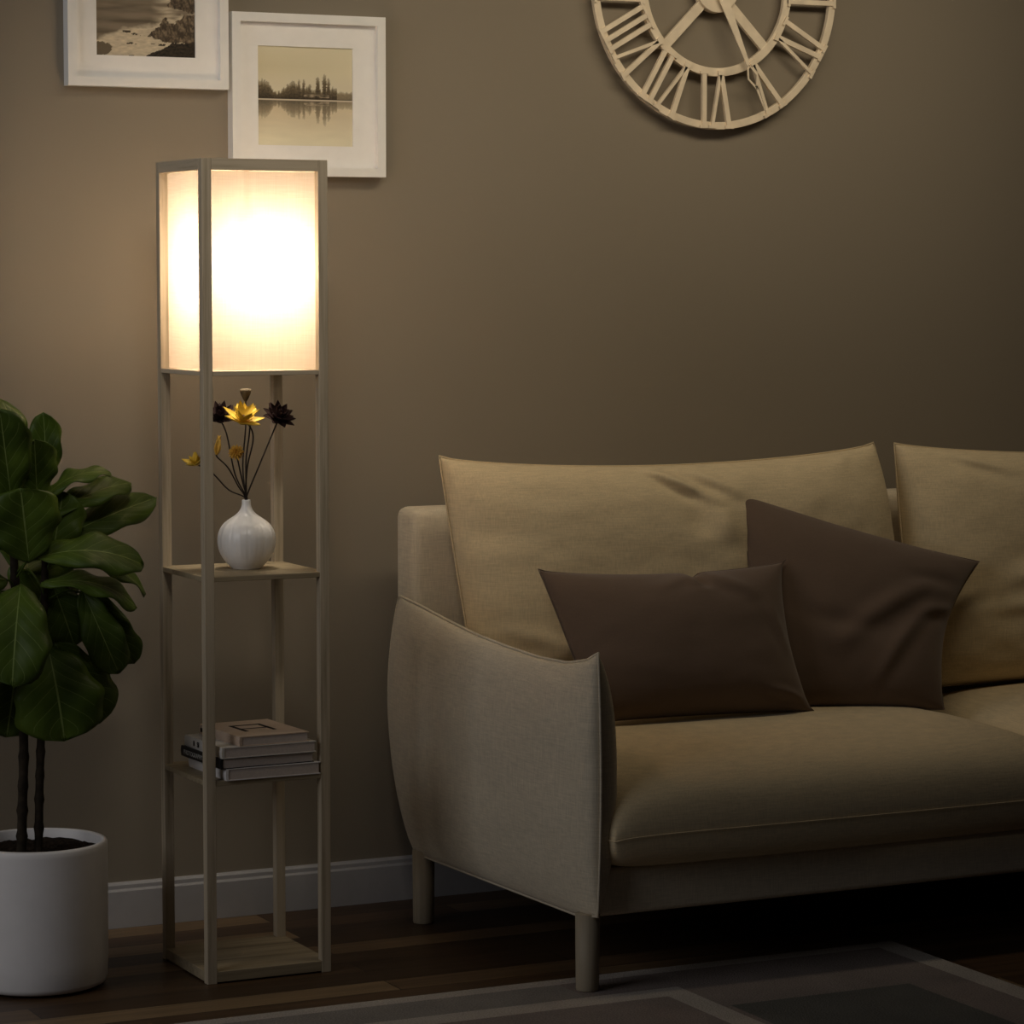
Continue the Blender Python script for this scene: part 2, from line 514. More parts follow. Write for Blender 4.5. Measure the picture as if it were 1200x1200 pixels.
# dark lotus on the right
t = flower('dark_lotus', [(.158, .115, 1.0), (.192, .10, 1.088)], 'dark maroon lotus flower standing furthest right in the white vase')
obj('petals', bloom((.193, .10, 1.094), (.12, -.6, .75), [(9, .028, .015, .12, 0, 0), (9, .025, .014, .5, .5, .002), (7, .021, .012, .95, .2, .004), (5, .016, .010, 1.3, .6, .006)], M), M['dark_petal'], t)
# dark lotus on the left
t = flower('dark_lotus', [(.112, .125, .985), (.098, .13, 1.06), (.087, .13, 1.088)], 'dark maroon lotus flower behind the yellow flower at the vase\'s left')
obj('petals', bloom((.083, .13, 1.092), (-.15, -.45, .85), [(8, .030, .016, .3, 0, 0), (8, .027, .014, .75, .5, .002), (6, .022, .012, 1.15, .2, .004)], M), M['dark_petal'], t)
# big yellow flower
t = flower('yellow_flower', [(.128, .10, 1.0), (.137, .09, 1.055), (.128, .085, 1.082), (.114, .085, 1.088)], 'open bright yellow flower with long petals at the middle of the bouquet')
obj('petals', bloom((.112, .085, 1.090), (.06, -.45, .88), [(7, .034, .017, .22, .1, 0), (6, .030, .015, .75, .5, .002)], M), M['yellow_petal'], t)
bm = bmesh.new(); bmesh.ops.create_icosphere(bm, subdivisions=2, radius=.006, matrix=Matrix.Translation((.113, .082, 1.099)))
obj('flower_centre', bm, M['dark_petal'], t, smooth=True)
# upright yellow flower just right of it
t = flower('yellow_flower', [(.137, .13, 1.01), (.142, .125, 1.06), (.143, .12, 1.088)], 'half closed yellow flower with upright petals under the seed pod')
obj('petals', bloom((.141, .118, 1.088), (-.1, -.1, 1), [(5, .028, .013, 1.05, .2, 0), (3, .024, .011, 1.3, .5, .001)], M), M['yellow_petal'], t)
# seed pod
t = flower('seed_pod', [(.134, .14, 1.0), (.141, .14, 1.08), (.141, .14, 1.132)], 'brown cup shaped seed pod on the tallest stem in the vase')
bm = bmesh.new(); lathe(bm, [(0, 1.128), (.003, 1.129), (.006, 1.135), (.0095, 1.143), (.011, 1.149), (.0105, 1.153), (.006, 1.1535), (0, 1.153)], .141, .14, 20, lambda a, z: 1+.05*math.cos(a*9))
obj('pod', bm, M['seed_pod'], t, smooth=True)
# pompon
t = flower('pompon_flower', [(.122, .11, .97), (.103, .09, 1.022)], 'small round orange yellow pompon flower low in the vase')
bm = bmesh.new(); c = V((.100, .088, 1.031))
for i in range(70):
    z = 1-2*(i+.5)/70; a = i*2.39996; r = math.sqrt(1-z*z); d = V((r*math.cos(a), r*math.sin(a), z))
    x, y = frame_of(d)
    petal(bm, c, d, x, random.uniform(.0140, .0175), .0058, .15, .0004)
obj('petals', bm, M['orange_petal'], t)
# bud
t = flower('flower_bud', [(.115, .115, .962), (.088, .10, 1.0), (.062, .09, 1.022), (.060, .09, 1.028)], 'closed orange flower bud bending left beside the front lamp post')
bm = bmesh.new()
for i in range(4):
    a = PI/2*i+.4
    petal(bm, V((.060, .09, 1.026)), (.16+.10*math.cos(a), .10*math.sin(a), 1), (-math.cos(a), -math.sin(a), .1), .040, .015, .02)
obj('petals', bm, M['orange_petal'], t)
# bloom on the far left of the post
t = flower('yellow_flower', [(.10, .13, .955), (.065, .13, .99), (.034, .125, 1.006)], 'small yellow flower peeping out left of the front lamp post')
obj('petals', bloom((.033, .125, 1.006), (-.45, -.2, .8), [(5, .022, .012, .5, .3, 0), (4, .018, .010, 1.0, .1, .001)], M), M['yellow_petal'], t)

# ------------------------------------------------------------------ books on the lower shelf
def book(name, x0, x1, y0, y1, z0, h, rot, cover, label, top=None, ct=.0017):
    """hard-cover book with its spine to the left"""
    cx, cy = (x0+x1)/2, (y0+y1)/2
    t = thing(name, (cx, cy, z0), label, 'book', 'books stacked on the lower lamp shelf')
    R = Matrix.Translation((cx, cy, 0)) @ Matrix.Rotation(rot, 4, 'Z') @ Matrix.Translation((-cx, -cy, 0))
    def add(nm, bm, m, p=t, **kw):
        bm.transform(R); return obj(nm, bm, m, p, **kw)
    z1 = z0+h
    bm = bmesh.new()
    box(bm, x0+.004, x1, y0, y1, z0, z0+ct)
    bm2 = bmesh.new()
    # rounded spine + two boards as one wrap
    n = 8; prof = []
    out = [(x1, z0), (x0+.002, z0)] + [(x0+.006-.0015*math.sin(PI*i/n)-.004, z0+h*i/n) for i in range(1, n)] + [(x0+.002, z1), (x1, z1)]
    inn = [(x1, z1-ct), (x0+.007, z1-ct)] + [(x0+.007-.001*math.sin(PI*(n-i)/n), z0+ct+(h-2*ct)*(n-i)/n) for i in range(1, n)] + [(x0+.007, z0+ct), (x1, z0+ct)]
    bm.free()
    prism(bm2, out+inn, lambda a, b, d: V((a, d, b)), y0, y1)
    cov = add('cover', bm2, cover)
    bm = B(x0+.0068, x1-.003, y0+.0012, y1-.0012, z0+ct, z1-ct)
    add('pages', bm, M['paper'])
    return t, add, cov
z = .399
_, _, _ = book('book', .036, .236, -.004, .196, z, .0235, math.radians(1), M['cover_white'], 'white hardback book at the bottom of the stack on the lower shelf')
z += .0235
t, add, cov = book('book', .022, .222, -.002, .198, z, .0205, math.radians(2.5), M['cover_black'], 'black hardback book with pale lettering on its spine, second from the bottom')
Mx = Matrix.Translation((.0212, .132, z+.0100)) @ Matrix(((0, 0, -1, 0), (-1, 0, 0, 0), (0, 1, 0, 0), (0, 0, 0, 1)))
add('spine_lettering', text_bm('PHOTOGRAPHY', .0130, Mx), M['ink_pale'], cov, label='pale title lettering')
z += .0205
t, add, cov = book('book', .026, .226, -.006, .190, z, .0215, math.radians(1.5), M['cover_grey'], 'pale grey hardback book with marks on its spine, third from the bottom')
Mx = Matrix.Translation((.0254, .125, z+.0108)) @ Matrix(((0, 0, -1, 0), (-1, 0, 0, 0), (0, 1, 0, 0), (0, 0, 0, 1)))
add('spine_lettering', text_bm('II   SI', .015, Mx), M['ink'], cov)
z += .0215
t, add, cov = book('book', .060, .210, -.004, .192, z, .019, math.radians(3), M['cover_tan'], 'smaller tan book with a dark angular symbol, topmost of the stack')
# dark angular sign on the cover
bm = bmesh.new(); zt = z+.0191; sx, sy = .134, .098
for x0, x1, y0, y1 in ((-.034, -.026, -.042, .040), (.026, .034, -.042, .040), (-.034, .034, .032, .040), (-.034, .034, -.012, -.006)):
    box(bm, sx+x0, sx+x1, sy+y0, sy+y1, zt, zt+.0004)
add('cover_symbol', bm, M['ink'], cov, label='dark angular letter like symbol')
bm = B(.0588, .0602, .172, .182, z+.005, z+.013); add('spine_mark', bm, M['ink'], cov)

# ------------------------------------------------------------------ pictures on the wall
def lake(u, v):
    """u right, v up, both 0..1: sepia lake shore with reflected poplars"""
    h0 = .468
    sky = V((.74, .68, .49)).lerp(V((.66, .59, .40)), max(0, 1-abs(v-.80)/.25)*(1-u*.8))
    sky = sky.lerp(V((.68, .61, .47)), .6*max(0, 1-abs(v-.60)/.14))
    if v < h0:
        sky = V((.66, .56, .39)).lerp(V((.80, .74, .55)), max(0, min(1, (.36-v)/.30)))*(1+.05*fbm(u*3, v*16))
        sky = sky.lerp(V((.72, .66, .50)), max(0, u-.55)*.8)
    d = abs(v-h0)
    un = u + .006*fbm(u*40, v*30)
    base = .10 + .03*fbm(u*9, 3.1) + .035*fbm(u*45, 1.2)
    base += .075*math.exp(-((un-.10)/.055)**2) + .075*math.exp(-((un-.02)/.05)**2) + .055*math.exp(-((un-.36)/.075)**2) + .03*math.exp(-((un-.78)/.04)**2)
    if .17 < u < .26: base -= .02
    if u > .83: base = .088+.014*fbm(u*30, .3)
    sh = 0
    for pu, ph, pw in ((.32, .155, .012), (.383, .185, .012), (.434, .195, .012), (.484, .20, .012), (.545, .155, .014), (.63, .235, .017), (.70, .255, .017), (.742, .215, .014)):
        a = abs(un-pu)/(pw*1.25*(1+.35*fbm(v*45, pu*9)))
        if a < 1.3: sh = max(sh, ph*max(0, 1-(a/1.3)**4))
    hh = max(base, sh) + .014*fbm(u*75, v*45)
    if d < .011: return V((.66, .58, .45)) if v < h0 else V((.040, .028, .017))
    if d < hh:
        f = d/hh
        c = V((.040, .028, .016)).lerp(V((.20, .155, .09)), min(1, f)**1.1)
        c *= 1+.55*fbm(u*55, v*55)
        if .48 < u < .75 and .02 < d < .055: c = c.lerp(V((.46, .37, .26)), .6*max(0, .5+1.4*fbm(u*22, d*60)))
        if u > .83: c = c.lerp(V((.42, .34, .22)), .45)
        if v < h0: c = c.lerp(sky, .10+.3*f)
        return c.lerp(sky, max(0, (f-.72)*1.7))
    return sky

def inside(p, poly):
    x, y = p; r = False
    for (x0, y0), (x1, y1) in zip(poly, poly[1:]+poly[:1]):
        if (y0 > y) != (y1 > y) and x < (x1-x0)*(y-y0)/(y1-y0)+x0: r = not r
    return r
CLIFF = [(.516, .34), (.57, .44), (.638, .51), (.666, .62), (.70, .66), (.734, .57), (.79, .56), (.82, .63), (.85, .61), (.885, .72), (.952, .70), (1.1, .76), (1.1, .27), (.85, .25), (.70, .25), (.63, .30)]
CLIFF_TOP = [(.70, .83), (.748, .93), (.72, 1.05), (.74, 1.5), (1.1, 1.8), (1.1, .86), (.97, .74), (.93, .75), (.884, .78), (.79, .80)]
SHORE = [(.47, -.1), (.50, .02), (.57, .085), (.70, .17), (.76, .25), (.86, .24), (1.1, .30), (1.1, -.1)]
def coast(u, v):
    """sepia sea with surf and dark cliffs at the right"""
    vv = v*1.75                       # the lower part is in view
    sea = V((.13, .10, .065)).lerp(V((.25, .20, .14)), max(0, min(1, .4+.35*vv+.8*fbm(u*2.0, vv*11))))
    foam = V((.60, .51, .37))*(1+.25*fbm(u*16, vv*30))
    if u < .24: e = .28+.8*u
    elif u < .57: e = .47+.25*(u-.24)
    else: e = .56+.5*(u-.57)
    f = max(0, min(1, (e+.05*fbm(u*8, vv*8)-vv)/.06))
    if u > .5 and vv > .5: f = max(f, max(0, min(1, .45+1.5*fbm(u*2.6, vv*9)))*max(0, min(1, (u-.55)*6)))
    c = sea.lerp(foam, f)
    nx, ny = .011*fbm(u*24, vv*24), .02*fbm(u*24+7, vv*24)
    if inside((u+nx, vv+ny), [(-.1, .24), (.12, .22), (.17, .16), (.15, .08), (.11, .02), (-.1, .01)]): c = V((.15, .115, .075))
    rg = 1-abs(fbm(u*13+vv*4, vv*7))*2.4
    rock = V((.055, .038, .023)).lerp(V((.30, .225, .145)), max(0, min(1, max(0, .16+.75*fbm(u*34+vv*6, vv*9)+.35*fbm(u*70, vv*30)+.15*rg))))
    if inside((u+nx, vv+ny), CLIFF) or inside((u+nx, vv+ny), CLIFF_TOP): c = rock
    if inside((u+nx*.8, vv+ny*.7), SHORE): c = V((.022, .015, .009))*(1.3+1.5*fbm(u*30, vv*30))
    for pu, pv, pw in ((.31, .41, .05), (.385, .37, .03), (.45, .355, .012), (.34, .22, .035), (.40, .205, .014), (.57, .22, .022), (.66, .21, .04), (.36, .02, .03)):
        if ((u-pu)/pw)**2 + ((vv-pv)/(pw*.42))**2 < 1+1.2*fbm(u*40, vv*40): c = V((.05, .035, .02))
    return c

def picture(x0, x1, z0, z1, ix0, ix1, iz0, iz1, fn, label):
    t = thing('picture_frame', ((x0+x1)/2, YW, z0), label, 'picture', 'framed prints on the wall')
    y0, fw = YW-.030, .019
    bm = bmesh.new()
    for poly in ([(x0, z0), (x1, z0), (x1-fw, z0+fw), (x0+fw, z0+fw)], [(x1, z0), (x1, z1), (x1-fw, z1-fw), (x1-fw, z0+fw)],
                 [(x1, z1), (x0, z1), (x0+fw, z1-fw), (x1-fw, z1-fw)], [(x0, z1), (x0, z0), (x0+fw, z0+fw), (x0+fw, z1-fw)]):
        prism(bm, poly, lambda a, b, d: V((a, d, b)), y0, YW-.0005)
    bmesh.ops.remove_doubles(bm, verts=bm.verts, dist=1e-5)
    obj('frame', bm, M['white_frame'], t)
    ym = YW-.016
    bm = bmesh.new(); a0, a1, b0, b1 = x0+fw-.001, x1-fw+.001, z0+fw-.001, z1-fw+.001
    for q in ((a0, ix0, b0, b1), (ix1, a1, b0, b1), (ix0, ix1, b0, iz0), (ix0, ix1, iz1, b1)):
        box(bm, q[0], q[1], ym, ym+.0035, q[2], q[3])
    obj('mat_board', bm, M['mat_board'], t)
    n = 150
    me = bpy.data.meshes.new('print')
    vs, fs, cols = [], [], []
    for j in range(n+1):
        for i in range(n+1):
            u, v = i/n, j/n
            vs.append((ix0-.002+(ix1-ix0+.004)*u, ym+.0036, iz0-.002+(iz1-iz0+.004)*v)); cols.append(fn(u, v))
    for j in range(n):
        for i in range(n):
            a = j*(n+1)+i; fs.append((a, a+1, a+n+2, a+n+1))
    me.from_pydata(vs, [], fs)
    ca = me.color_attributes.new('ink', 'FLOAT_COLOR', 'POINT')
    for i, c_ in enumerate(cols): ca.data[i].color = (max(0, c_.x), max(0, c_.y), max(0, c_.z), 1)
    me.materials.append(M['print'])
    o = bpy.data.objects.new('print', me); link(o); o.parent = t; o.location = -base_of(t)
    return t
picture(-.083, .268, 1.766, 2.117, -.017, .199, 1.831, 2.05, coast, 'white framed sepia print of surf and rocky cliffs, upper left on the wall')
picture(.276, .628, 1.588, 1.930, .339, .557, 1.653, 1.862, lake, 'white framed sepia print of trees mirrored in a lake, above the lamp')

# ------------------------------------------------------------------ wall clock
cx, cz, RO, yf = 1.449, 2.026, .318, YW-.030
clock = thing('wall_clock', (cx, YW, cz), 'large round skeleton wall clock of champagne metal with roman numerals', 'clock')
def pol(r, a): return (cx + r*math.sin(a), cz + r*math.cos(a))     # a clockwise from twelve
def ring(r0, r1, y0, y1, seg=128):
    bm = bmesh.new(); R_ = []
    for k_ in range(seg):
        a = 2*PI*k_/seg
        R_.append([bm.verts.new((pol(r, a)[0], y, pol(r, a)[1])) for r, y in ((r0, y0), (r1, y0), (r1, y1), (r0, y1))])
    for k_ in range(seg):
        A, Bq = R_[k_], R_[(k_+1) % seg]
        for q in range(4):
            bm.faces.new((A[q], A[(q+1) % 4], Bq[(q+1) % 4], Bq[q]))
    return bm
obj('outer_ring', ring(RO-.017, RO, yf, yf+.012), M['clock_metal'], clock, bevel=.001)
obj('inner_ring', ring(.179, .198, yf, yf+.012), M['clock_metal'], clock, bevel=.001)
for q in range(4):
    a = PI/4 + q*PI/2; bm = bmesh.new(); dx, dz = math.sin(a), math.cos(a); w = .0115
    prism(bm, [(cx+dx*r + s*w*dz, cz+dz*r - s*w*dx) for r, s in ((.03, -1), (.182, -1), (.182, 1), (.03, 1))], lambda A, B_, d: V((A, d, B_)), yf+.001, yf+.011)
    obj('spoke', bm, M['clock_metal'], clock, bevel=.001)
bm = bmesh.new()
bmesh.ops.create_cone(bm, cap_ends=True, segments=64, radius1=.055, radius2=.055, depth=.022,
                      matrix=Matrix.Translation((cx, yf+.005, cz)) @ Matrix.Rotation(PI/2, 4, 'X'))
obj('hub', bm, M['clock_metal'], clock, bevel=.0015)
for q in range(4):
    a = PI/4 + q*PI/2; px, pz = pol(.188, a)
    obj('wall_spacer', B(px-.006, px+.006, yf+.011, YW-.0005, pz-.006, pz+.006), M['clock_metal'], clock)
GL = {'I': (.012, [(.5, .5, .011)]), 'V': (.055, [(0.08, .5, .012), (.92, .5, .0075)]), 'X': (.055, [(.05, .95, .012), (.95, .05, .0075)])}
def numeral(s, a0):
    bm = bmesh.new(); gap = .010
    w = sum(GL[ch][0] for ch in s) + gap*(len(s)-1)
    r0, r1 = .187, .3155
    t = -w/2
    def to3(A, B_, d):                       # A along the clock's turn, B_ outward
        return V((cx + B_*math.sin(a0) + A*math.cos(a0), d, cz + B_*math.cos(a0) - A*math.sin(a0)))
    def bar(ta, tb, wd, ra=r0, rb=r1):
        prism(bm, [(ta-wd/2, ra), (ta+wd/2, ra), (tb+wd/2, rb), (tb-wd/2, rb)], to3, yf-.004, yf+.004)
    for ch in s:
        gw, st = GL[ch]
        for at_, ab_, wd in st:
            # at_ = place at the top (outside), ab_ = place at the foot (towards the hub)
            bar(t+gw*ab_, t+gw*at_, wd)
            prism(bm, [(t+gw*at_-.011, r1-.007), (t+gw*at_+.011, r1-.007), (t+gw*at_+.011, r1), (t+gw*at_-.011, r1)], to3, yf-.0048, yf+.003)
            if ch != 'V':
                prism(bm, [(t+gw*ab_-.011, r0), (t+gw*ab_+.011, r0), (t+gw*ab_+.011, r0+.006), (t+gw*ab_-.011, r0+.006)], to3, yf-.0048, yf+.003)
        if ch == 'V':
            prism(bm, [(t+gw*.5-.009, r0-.002), (t+gw*.5+.009, r0-.002), (t+gw*.5+.007, r0+.008), (t+gw*.5-.007, r0+.008)], to3, yf-.0048, yf+.003)
        t += gw+gap
    obj('numeral', bm, M['clock_metal'], clock)
for i, s in enumerate(('XII', 'I', 'II', 'III', 'IV', 'V', 'VI', 'VII', 'VIII', 'IX', 'X', 'XI')):
    numeral(s, 2*PI*i/12)
def hand(name, a0, L, y0):
    bm = bmesh.new()
    def to3(A, B_, d):
        return V((cx + B_*math.sin(a0) + A*math.cos(a0), d, cz + B_*math.cos(a0) - A*math.sin(a0)))
    k1, k2, k3 = L*.64, L*.73, L*.82
    prism(bm, [(-.014, -.05), (.014, -.05), (.013, .03), (.004, k1), (-.004, k1)], to3, y0, y0+.003)
    for s in (-1, 1):                                    # pierced lozenge, then a fine point
        prism(bm, [(s*.000, k1-.003), (s*.004, k1), (s*.0145, k2), (s*.0105, k2)], to3, y0, y0+.003)
        prism(bm, [(s*.0145, k2), (s*.0105, k2), (s*.0, k3-.004), (s*.001, k3+.006)], to3, y0, y0+.003)
    prism(bm, [(-.0028, k3-.006), (.0028, k3-.006), (.0008, L), (-.0008, L)], to3, y0, y0+.003)
    obj(name, bm, M['clock_metal'], clock)
hand('minute_hand', math.atan2(.12, -.272), .296, yf-.016)
hand('hour_hand', math.radians(-47), .20, yf-.012)

# ------------------------------------------------------------------ potted fig
pcx, pcy = -.292, .158
fig = thing('potted_fig', (pcx, pcy, 0), 'fiddle leaf fig with broad green leaves in a white cylindrical planter', 'potted plant')
bm = bmesh.new()
lathe(bm, [(0, .004), (.122, .004), (.131, .008), (.134, .016), (.136, .06), (.137, .27), (.1365, .279), (.134, .283), (.128, .284), (.125, .281), (.1245, .25), (.1235, .2), (0, .2)], pcx, pcy, 96)
obj('planter', bm, M['pot'], fig, smooth=True)
bm = bmesh.new(); bmesh.ops.create_circle(bm, cap_ends=True, segments=48, radius=.1236, matrix=Matrix.Translation((pcx, pcy, .262)))
bm.free(); bm = bmesh.new()
rings = [(0, .266)]+[(.1242*i/14, .264) for i in range(1, 15)]
lathe(bm, rings+[(.12, .21), (0, .21)], pcx, pcy, 56)
for v in bm.verts:
    if v.co.z > .25:
        v.co.z += .007*fbm(v.co.x*60, v.co.y*60) + .004*fbm(v.co.x*160, v.co.y*160)
obj('soil', bm, M['soil'], fig)
def trunk(pts, r):
    bm = bmesh.new(); P = curve_pts(pts, 14); R_ = []
    for i, p in enumerate(P):
        kn = (i*.19) % 1
        R_.append(r*(1 + .28*math.exp(-((kn-.5)/.13)**2) + .08*fbm(i*.5, r*90)) * (1-.25*i/len(P)))
    tube(bm, P, R_, 12); obj('trunk', bm, M['bark'], fig, smooth=True); return P
T1 = trunk([(-.335, .12, .24), (-.331, .12, .36), (-.327, .12, .50), (-.335, .125, .7), (-.338, .13, .86), (-.33, .12, 1.0)], .0098)
T2 = trunk([(-.299, .125, .24), (-.297, .12, .38), (-.292, .12, .50), (-.285, .125, .66), (-.278, .13, .80), (-.275, .13, .93)], .0085)
LEAVES = [
(-0.350,0.100,0.942, -0.395,0.020,1.127, 0.103, (-0.3, -0.9, 0.2), 0.0),
(-0.330,0.140,0.985, -0.349,0.140,1.142, 0.073, (0.5, -0.8, -0.3), 0.02),
(-0.280,0.140,0.965, -0.265,0.160,1.112, 0.067, (-0.5, -0.8, 0.3), -0.02),
(-0.300,0.100,0.943, -0.317,0.060,1.068, 0.087, (-0.1, -0.9, 0.4), 0.0),
(-0.286,0.110,0.950, -0.149,0.120,1.006, 0.053, (0.1, -0.35, 0.9), 0.02),
(-0.280,0.120,0.912, -0.091,0.160,0.979, 0.060, (-0.25, -0.7, 0.7), 0.015),
(-0.281,0.130,0.859, -0.026,0.200,0.941, 0.073, (-0.35, -0.85, 0.35), 0.01),
(-0.308,0.090,0.839, -0.099,0.060,0.830, 0.093, (-0.15, -0.75, 0.75), 0.03),
(-0.265,0.130,0.825, -0.047,0.180,0.764, 0.057, (0, -0.6, 0.8), 0.03),
(-0.295,0.100,0.789, -0.100,0.090,0.747, 0.063, (-0.1, -0.6, 0.75), 0.03),
(-0.207,0.120,0.774, -0.140,0.100,0.606, 0.080, (-0.3, -0.9, 0.1), 0.02),
(-0.170,0.160,0.768, -0.091,0.160,0.613, 0.077, (-0.5, -0.8, 0.1), 0.02),
(-0.262,0.140,0.791, -0.216,0.140,0.659, 0.100, (-0.2, -0.95, 0.0), 0.01),
(-0.344,0.070,0.794, -0.391,-0.020,0.616, 0.133, (-0.3, -0.85, 0.4), 0.02),
(-0.286,0.090,0.669, -0.270,0.040,0.493, 0.173, (-0.2, -0.9, 0.3), 0.02),
(-0.257,0.140,0.671, -0.159,0.160,0.499, 0.127, (-0.1, -0.95, 0.0), 0.02),
(-0.332,0.140,0.662, -0.360,0.120,0.495, 0.153, (-0.1, -0.95, 0), 0.01),
(-0.324,0.080,0.832, -0.348,0.050,0.977, 0.140, (-0.2, -0.8, 0.5), 0.0),
(-0.268,0.120,0.826, -0.242,0.120,0.963, 0.100, (-0.3, -0.9, 0.2), 0.0),
(-0.358,0.100,0.864, -0.527,0.080,0.936, 0.093, (-0.3, -0.7, 0.6), 0.02),
(-0.359,0.100,0.799, -0.567,0.060,0.796, 0.100, (-0.3, -0.7, 0.6), 0.02),
(-0.354,0.120,0.928, -0.482,0.120,1.061, 0.093, (-0.2, -0.8, 0.5), 0.02),
(-0.360,0.100,0.701, -0.506,0.060,0.568, 0.127, (-0.4, -0.8, 0.3), 0.02),
(-0.364,0.140,0.779, -0.460,0.160,0.667, 0.117, (-0.4, -0.9, 0.2), 0.02),
(-0.294,0.180,0.805, -0.286,0.280,0.880, 0.150, (0.2, -0.9, 0.3), 0.0),
(-0.291,0.160,0.708, -0.236,0.220,0.833, 0.150, (0.1, -0.9, 0.3), 0.0),
]
def leaf(i, bx, by, bz, tx, ty, tz, w, nrm, droop):
    b, t, n = V((bx, by, bz)), V((tx, ty, tz)), V(nrm).normalized()
    d = t-b; L = d.length; d.normalize(); n = (n-d*n.dot(d)).normalized(); s = d.cross(n)
    bm = bmesh.new(); uvl = bm.loops.layers.uv.new('uv')
    nu, nv = 12, 22; G = {}; U = {}
    ph = i*1.7
    for j in range(nv+1):
        q = j/nv
        # fiddle outline: slim foot, broadest at two thirds, blunt tip
        hw = w*.5*(min(1, q/.10)**.6)*(.40+.60*math.sin(min(1, q/.62)*PI/2)**1.5)*(1-max(0, (q-.62)/.38)**2.6)**.55
        hw = max(hw, .0015)
        mid = b + d*(L*q) + n*(droop*4*q*(1-q) - droop*.6*q*q)
        for k_ in range(nu+1):
            u = 2*k_/nu-1
            wav = .0065*math.sin(q*15+ph+(1.5 if u > 0 else 0))*abs(u)**2.2
            p = mid + s*(hw*u*(1+.05*math.sin(q*19+ph+u))) + n*(hw*.30*abs(u)**1.3 - hw*.34*abs(u)**3 + wav)
            v = bm.verts.new(p); G[j, k_] = v; U[v] = (k_/nu, q)
    for j in range(nv):
        for k_ in range(nu):
            f = bm.faces.new((G[j, k_], G[j, k_+1], G[j+1, k_+1], G[j+1, k_]))
            for lp in f.loops: lp[uvl].uv = U[lp.vert]
    o = obj('leaf', bm, M['leaf'], fig, smooth=True)
    md = o.modifiers.new('thick', 'SOLIDIFY'); md.thickness = .0012; md.offset = 0
    # leaf stalk back to the nearest trunk
    P = min(T1+T2, key=lambda p: (p-b-V((0, 0, -.03))).length)
    bm = bmesh.new(); tube(bm, curve_pts([P, P.lerp(b, .6)+V((0, 0, .006)), b+d*.01], 5), .0019, 6)
    obj('leaf_stalk', bm, M['leaf'], o, smooth=True)
for i, a in enumerate(LEAVES): leaf(i, *a)

# ------------------------------------------------------------------ sofa
sofa = thing('sofa', (1.75, 0, 0), 'beige linen sofa with curved padded arm and plump cushions on round wooden legs', 'sofa')
XL, XR = .63, 2.90                                  # the arms' middle planes
def arm(xm, sgn):
    """sgn -1: left arm, its outside towards -x"""
    ks = [(0, .692), (.12, .680), (.25, .664), (.42, .646), (.58, .636), (.72, .630), (.86, .632), (.95, .646), (1, .664)]
    def zt(u):
        for (a, za), (b, zb) in zip(ks, ks[1:]):
            if u <= b:
                t = (u-a)/(b-a); return za+(zb-za)*t
        return ks[-1][1]
    def F(u, v):
        y = .432 - .862*u
        y += .062*math.sin(PI*min(1, max(0, v)))**.8*(1-u)**3 - .012*math.sin(PI*v)*u**4
        zb = .146 + .10*max(0, 1-u/.11)**2.0 + .012*max(0, (u-.9)/.1)
        t = zt(u)
        return V((xm + (-.026*(1-u) if sgn < 0 else .026*(1-u)), y, zb+(t-zb)*v))
    def prof(u, v):
        pu = (1-abs(2*u-1)**2.4)**.62 if u < .5 else max(0, 1-abs(2*u-1)**5)**.44
        pv = max(0, 1-abs(2*v-1)**2.6)**.62 if v < .5 else max(0, 1-abs(2*v-1)**3.4)**.55
        return pu*pv
    def wr(u, v):
        return .003*fbm(u*5, v*5, xm) + crease(u, v, .80, .985, .88, .93, .02, -.004)
    bm = cushion(F, V((sgn, 0, 0)), .042, .088, 60, 44, wr=wr, prof=prof)
    o = obj('armrest', bm, M['linen'], sofa, smooth=True, subsurf=1)
    obj('piping', piping(F, .0028, 40), M['linen'], o, smooth=True)
arm(XL, -1); arm(XR, 1)
def rbox(x0, x1, y0, y1, z0, z1, r, name, m):
    bm = B(x0, x1, y0, y1, z0, z1)
    bmesh.ops.bevel(bm, geom=bm.edges[:], offset=r, segments=5, profile=.5, affect='EDGES')
    return obj(name, bm, m, sofa, smooth=True)
rbox(XL-.008, XR+.008, .40, .50, .46, .880, .022, 'backrest', M['linen'])
rbox(XL+.06, XR-.06, .405, .495, .20, .475, .012, 'backrest_base', M['linen'])
rbox(XL+.012, XR-.012, -.405, .44, .150, .243, .012, 'seat_frame', M['linen'])
for x in (XL, XR):
    for y in (-.388, .335):
        zf = .0078 if y < 0 else .0002
        bm = bmesh.new(); lathe(bm, [(0, zf), (.0215, zf), (.0225, zf+.003), (.0240, .157), (0, .157)], x+(-.016 if y > 0 else 0)*(1 if x < 1 else -1), y, 32)
        obj('leg', bm, M['sofa_leg'], sofa, smooth=True, label='round wooden leg')
XM = 1.765
def seat(x0, x1, seed):
    F0 = quad((x0, -.452, .312), (x1, -.452, .312), (x1, .34, .315), (x0, .34, .315), (-.012, .0, 0, -.004), .8)
    def F(u, v):
        p = F0(u, v)
        e = (2*abs(u-.5))**8
        p.z += -.008*e*(1-v)
        cu, cv = abs(2*u-1), 1-v                     # blunt front corners
        p.x += (.020 if u < .5 else -.020)*max(0, (cu-.9)/.1)*max(0, (cv-.88)/.12)
        return p
    def under(u, v): return (max(0, 1-abs(2*u-1)**12)*max(0, 1-abs(2*v-1)**11))**.38
    def wr(u, v): return (.005*fbm(u*2.5+seed, v*2.5) + .012*math.sin(PI*u)*math.sin(PI*v)**.5)
    bm = cushion(F, V((0, 0, 1)), .130, .078, 64, 48, a=8, e=.42, wr=wr, av=6, ev=.40, profb=under)
    o = obj('seat_cushion', bm, M['linen_cushion'], sofa, smooth=True, subsurf=1)
    obj('piping', piping(F, .0010, 40), M['linen_cushion'], o, smooth=True)
seat(XL+.004, XM-.002, 0); seat(XM+.002, XR-.015, 5)
